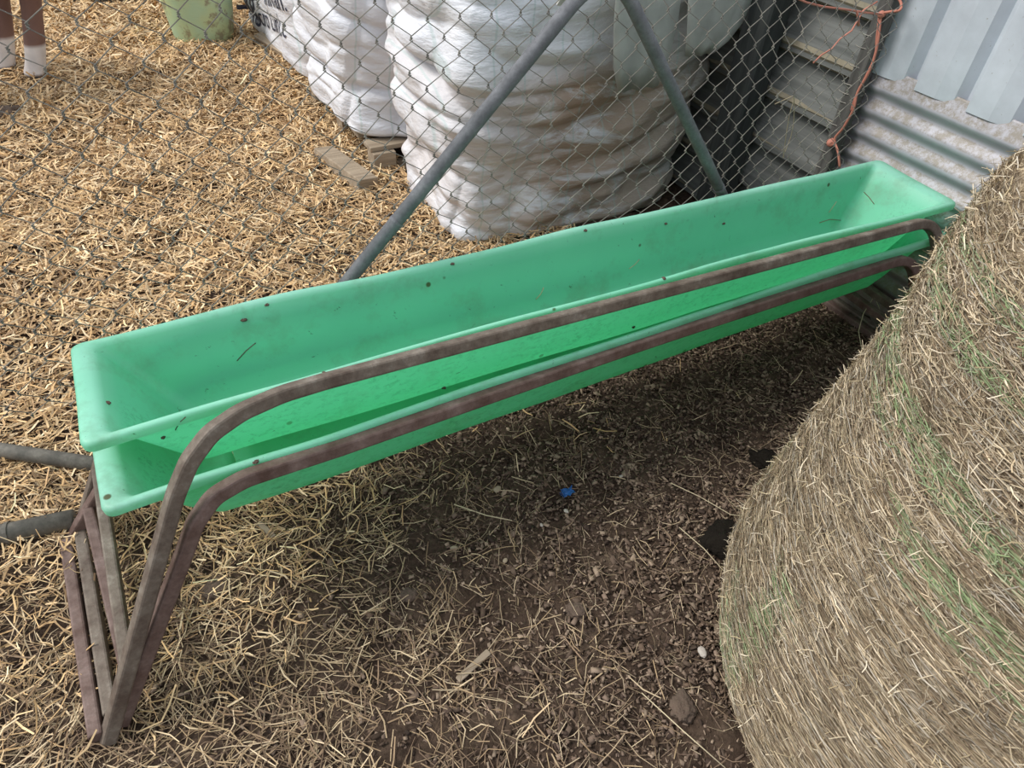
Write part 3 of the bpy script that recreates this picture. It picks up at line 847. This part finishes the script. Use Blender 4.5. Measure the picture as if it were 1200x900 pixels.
for px, py, r, lab in ((255, 690, .038, 'brown soil clod in the straw just right of the trough leg'), (676, 715, .026, 'crumbly brown soil clod on bare soil below the blue scrap'),
                       (8, 137, .07, 'dark brown lump standing in for a third hoof at the left edge near the horse legs'), (480, 697, .022, 'small tan soil clod at the edge of the loose straw'),  # the lump near the horse legs is made up in place of a hoof
                       (800, 830, .035, 'grey-brown soil clod close to the bottom of the bale')):
    x, y = G0(px, py); lump('soil_clod', (x, y, gz(x, y) + r * .25), (r, r * .8, r * .6), m_clod, lab, 'clod', px * .01, rough=.45)
for px, py, r, mt, lab in ((583, 573, .013, m_stone, 'oval tan stone on the soil left of the blue scrap'), (664, 597, .008, m_stone_w, 'small round pale pebble just below the blue scrap'),
                       (635, 613, .006, m_stone_w, 'tiny white pebble lower left of the blue scrap'), (822, 766, .014, m_stone_w, 'pale ring-shaped stone near the lower edge of the bale'),
                       (592, 657, .008, m_stone, 'small beige pebble in the middle of the bare soil'), (728, 557, .006, m_stone_w, 'tiny pale pebble to the right of the blue scrap'),
                       (532, 646, .010, m_stone, 'tan pebble at the right edge of the loose straw')):
    x, y = G0(px, py); lump('stone', (x, y, gz(x, y) + r * .6 + .006), (r, r * .7, r * .6), mt, lab, 'stone', px * .013, rough=.2)
# blue scrap: crumpled bit of plastic
x, y = G0(665, 577)
root = empty('blue_scrap', (x, y, gz(x, y) + .010)); tag(root, 'small crumpled blue plastic scrap lying on the bare soil', 'plastic scrap')
bm = bmesh.new(); bmesh.ops.create_grid(bm, x_segments=14, y_segments=10, size=1)
for v in bm.verts:
    p = np.array([v.co.x * 1.6, v.co.y * 1.6, .3]); v.co = Vector((v.co.x * .014 * (1 + .5 * float(noise(p * 2, 7))), v.co.y * .009 * (1 + .8 * float(noise(p * 2, 8))), .012 * float(noise(p * 2.5, 9)) + .004))
me = bpy.data.meshes.new('crumpled_film'); bm.to_mesh(me); bm.free(); me.materials.append(m_blue)
o = bpy.data.objects.new('crumpled_film', me); link(o, root); s = o.modifiers.new('s', 'SOLIDIFY'); s.thickness = .0012
for k in range(5):
    a = PI * .8 + k * .25
    V, F = sweep([(0, 0, .006), (.012 * math.cos(a), .012 * math.sin(a), .009), (.022 * math.cos(a + .2), .022 * math.sin(a + .2), .004)], circ(.0007, 5))
    mesh_obj('frayed_thread', V, F, m_blue, root)

# pipes lying on the ground at left
a = G0(-160, 510, .02); b = G0(175, 556, .02)
o = tube('fallen_pipe', [(a[0], a[1], .045), (b[0], b[1], .03)], circ(.021, 14), m_graypipe, smooth=True)
tag(o, 'dusty grey steel pipe lying on the straw behind the trough end', 'pipe')
root = empty('buried_pipe', (*G0(40, 618), 0)); tag(root, 'short grey pipe with a joint half buried in straw left of the trough legs', 'pipe')
a = Vector((*G0(-120, 650, .03), .022)); b = Vector((*G0(86, 607, .03), .026)); o0 = Vector(root.location)
tube('pipe', [a - o0, b - o0], circ(.026, 14), m_graypipe, root, smooth=True)
dr = (b - a); tube('joint', [a - o0 + dr * .60, a - o0 + dr * .625], circ(.029, 14), m_graypipe, root)
# wood slivers
for px, py, L, ang, lab in ((555, 780, .05, .3, 'flat brown wood sliver on the soil near the bottom of the picture'), (312, 622, .035, 1.9, 'brown wood sliver under the front of the trough')):
    x, y = G0(px, py); o = box('wood_sliver', (-L, -.008, -.003), (L, .008, .003), m_pallet, rot=(.1, .05, ang)); o.location = (x, y, gz(x, y) + .014)
    tag(o, lab, 'wood')

# long single stalks at the foot of the bale
def stalk(name, pts, r, label, col=(.62, .52, .34)):
    m = simple('stalk', col, .7); o = tube(name, [Vector(p) for p in pts], circ(r, 6), m, smooth=True); return tag(o, label, 'stalk')
def W(px, py, z): return (*G0(px, py, z), z)
stalk('bent_stalk', [W(1012, 420, .02), W(1006, 388, .06), W(1012, 367, .10), W(1026, 345, .14), W(1040, 350, .13), W(1052, 360, .12)], .0017, 'pale bent hay stalk arching out of the bale near the wall')
stalk('bent_stalk', [W(1026, 350, .135), W(1032, 365, .11), W(1036, 382, .08)], .0013, 'short pale side twig hanging from the arching stalk by the bale')
stalk('long_straw', [W(786, 566, .02), W(820, 582, .022), W(856, 603, .025), W(884, 607, .03)], .0012, 'long pale straw above the black dung pile')
stalk('long_straw', [W(796, 618, .02), W(825, 643, .02), W(856, 678, .022)], .0012, 'long pale straw lying lower left across the dung pile')
stalk('long_straw', [W(752, 812, .02), W(800, 856, .02), W(850, 900, .02)], .0013, 'long pale straw at the bottom of the picture beside the bale')
stalk('long_straw', [W(532, 591, .02), W(570, 604, .02), W(600, 610, .02)], .0016, 'double pale straw on soil left of the blue scrap')

# ------------------------------------------------------------------ orange twine
root = empty('orange_twine', tuple(on_x(975, 167, 2.26))); tag(root, 'faded orange baling twine knotted down the corner fence post', 'twine')
o0 = Vector(root.location)
def twine(pts, xs, r=.0035, name='strand'):
    P = [on_x(px, py, xv) - o0 for (px, py), xv in zip(pts, xs)]
    # catmull smoothing
    out = []
    Q = [P[0]] + P + [P[-1]]
    for i in range(1, len(Q) - 2):
        for k in range(5):
            t = k / 5; a, b, c, d = Q[i - 1], Q[i], Q[i + 1], Q[i + 2]
            out.append(.5 * ((2 * b) + (c - a) * t + (2 * a - 5 * b + 4 * c - d) * t * t + (3 * b - a - 3 * c + d) * t ** 3))
    out.append(P[-1]); tube(name, out, circ(r, 7), m_twine, root, smooth=True)
XT = 2.265
twine([(1050, -6), (1056, 4), (1054, 12), (1042, 14), (1033, 18), (1030, 40), (1026, 62), (1018, 85), (1005, 108), (1000, 128), (988, 150), (978, 163), (982, 178), (984, 196)], [XT + .02, XT + .02, XT, XT, XT] + [XT] * 9, .0042)
twine([(1030, 20), (1027, 45), (1025, 66), (1014, 90), (1003, 112), (997, 130)], [XT] * 6, .0028)
for q, rr in (((974, 167), .014), ((1033, 17), .010)):
    p = on_x(*q, XT) - o0
    bm = bmesh.new(); bmesh.ops.create_icosphere(bm, subdivisions=3, radius=rr)
    for v in bm.verts:
        k = 1 + .35 * (float(noise(np.array(v.co[:]) * 90, 5)) - .5) * 1.6; v.co = Vector((v.co.x, v.co.y * 1.2, v.co.z)) * k + p
    me = bpy.data.meshes.new('knot'); bm.to_mesh(me); bm.free(); me.materials.append(m_twine); link(bpy.data.objects.new('knot', me), root)
# strands along the fence mesh
def twine_y(pts, yv, r=.003):
    P = [on_y(px, py, yv) - o0 for px, py in pts]; tube('strand', P, circ(r, 7), m_twine, root, smooth=True)
twine_y([(930, -4), (945, 3), (965, 8), (990, 11), (1015, 15), (1033, 17)], 1.50, .003)
twine_y([(1004, 13), (1006, 22), (1006, 30)], 1.50, .0035)
twine_y([(1028, 2), (1012, 12), (998, 36), (984, 46), (975, 57), (962, 65), (953, 74)], 1.50, .0026)
# wire wrapped around the post
root = empty('tie_wire', (2.315, 1.575, .0)); tag(root, 'thin dark tie wires wrapped around the corner fence post', 'wire')
for zc in (.44, .50, .53, .60, .68, .71, .74, .80, .86, .90, .97):
    pts = [(.040 * math.cos(t), .046 * math.sin(t), zc + .012 * t / 6.3) for t in np.linspace(2.2, 6.6, 14)]
    V, F = sweep(pts + [(-.075, -.02, zc + .01)] if False else pts, circ(.0016, 5)); mesh_obj('wire_loop', V, F, m_wire, root)

# dried grass sticks caught in fence
root = empty('dry_twig', (2.0, 1.49, .4)); tag(root, 'dry grass stalks caught upright in the fence mesh near the dark post', 'twig')
for pts in ([(908, 122), (930, 112), (931, 125), (930, 145), (927, 160), (920, 178)], [(931, 115), (925, 135), (921, 160), (918, 185)]):
    tube('stem', [on_y(px, py, 1.49) - Vector((2.0, 1.49, .4)) for px, py in pts], circ(.0014, 6), simple('dry_stalk', (.36, .30, .20)), root)

# bits of straw and droppings resting in / on the troughs
bpy.context.view_layer.update()
_b = []
for o in list(bpy.data.objects):
    if o.name.startswith('basin'):
        mw_ = o.matrix_world
        _b.append(BVHTree.FromPolygons([mw_ @ v.co for v in o.data.vertices], [tuple(p.vertices) for p in o.data.polygons]))
def on_trough(px, py):
    d = Vector(R @ ray(px, py)).normalized(); best = None
    for b in _b:
        h = b.ray_cast(Vector((0, 0, 1.55)), d)
        if h[0] and (best is None or h[3] < best[3]): best = h
    return best
for px, py, r, lab in ((286, 375, .007, 'round brown dropping stuck high on the back wall, left end of upper trough'), (313, 357, .0055, 'small brown dropping on the back rim near the left end of the upper trough'),
                       (530, 309, .006, 'brown dropping on the back rim left of the middle of the upper trough'), (686, 270, .006, 'brown dropping on the back rim behind the middle of the upper trough'),
                       (848, 262, .006, 'dark dropping on the back wall in the right third of the upper trough'), (780, 262, .006, 'round brown dropping on the back wall right of the middle of the upper trough'),
                       (380, 437, .005, 'brown crumb on the front rim left of the middle of the upper trough'), (778, 326, .006, 'brown crumb on the front rim right of the middle of the upper trough'),
                       (300, 541, .006, 'dark crumb on the front rim of the lower trough beside its left leg'), (520, 454, .006, 'brown crumb on the front rim of the lower trough, middle'),
                       (742, 383, .006, 'dark crumb on the front rim of the lower trough, right of middle'), (191, 512, .005, 'star-shaped dark crumb in the left end of the lower trough'),
                       (126, 472, .006, 'dark smear of dung on the left end wall of the upper trough')):
    h = on_trough(px, py)
    if h: lump('dropping', tuple(h[0] + h[1] * (r * .1)), (r, r * .8, r * .8), m_clod, lab, 'dropping', px * .017, rough=.5)
def straw_on(pts, label, col=(.55, .46, .28), r=.0012):
    P = []
    for px, py in pts:
        h = on_trough(px, py)
        if h: P.append(h[0] + Vector((0, 0, .003)))
    if len(P) > 1:
        tag(tube('straw_bit', P, circ(r, 5), simple('bit', col), smooth=True), label, 'straw')
straw_on([(628, 352), (634, 345), (637, 338)], 'short bent straw on the floor of the upper trough, middle')
straw_on([(737, 316), (744, 311), (749, 305)], 'pale straw leaning on the back wall of the upper trough, right of middle')
straw_on([(971, 250), (976, 243), (980, 237)], 'thin straw on the back wall at the right end of the upper trough')
straw_on([(1012, 226), (1018, 232), (1024, 240)], 'thin brown straw on the right end wall of the upper trough', (.25, .17, .10))
straw_on([(278, 424), (289, 412), (300, 403)], 'dark curved stem on the back wall near the left end of the upper trough', (.10, .07, .04))
straw_on([(206, 505), (212, 495), (218, 490)], 'dark forked stem in the left end of the lower trough', (.10, .08, .05))
straw_on([(960, 262), (972, 258), (985, 259)], 'brown stems on the floor at the right end of the upper trough', (.30, .22, .13))
def bit(px, py, z, L, ang, col, label):
    x, y = G0(px, py, z)
    pts = [(x - L / 2 * math.cos(ang), y - L / 2 * math.sin(ang), z), (x, y, z + .004), (x + L / 2 * math.cos(ang + .4), y + L / 2 * math.sin(ang + .4), z + .002)]
    o = tube('straw_bit', pts, circ(.0011, 5), simple('bit', col)); return tag(o, label, 'straw')

# ------------------------------------------------------------------ light
w = bpy.data.worlds.new('world'); bpy.context.scene.world = w; w.use_nodes = True
nt = w.node_tree; bg = nt.nodes['Background']
tc = nt.nodes.new('ShaderNodeTexCoord'); sp = nt.nodes.new('ShaderNodeSeparateXYZ'); nt.links.new(tc.outputs['Generated'], sp.inputs[0])
rp = nt.nodes.new('ShaderNodeValToRGB'); rp.color_ramp.elements[0].position = 0; rp.color_ramp.elements[0].color = (.30, .29, .27, 1)
rp.color_ramp.elements[1].position = .35; rp.color_ramp.elements[1].color = (.86, .92, 1.0, 1)
nt.links.new(sp.outputs['Z'], rp.inputs[0]); nt.links.new(rp.outputs[0], bg.inputs[0]); bg.inputs[1].default_value = 1.0
sd = bpy.data.lights.new('sun', 'SUN'); sd.energy = 2.9; sd.angle = math.radians(22); sd.color = (1, .97, .92)
so = link(bpy.data.objects.new('sun', sd))
so.rotation_euler = Vector((.62, -.34, -.80)).to_track_quat('-Z', 'Y').to_euler()

sc_ = bpy.context.scene
sc_.view_settings.view_transform = 'Standard'; sc_.view_settings.look = 'None'
sc_.view_settings.gamma = 1; sc_.view_settings.exposure = .1
sc_.view_settings.use_curve_mapping = False
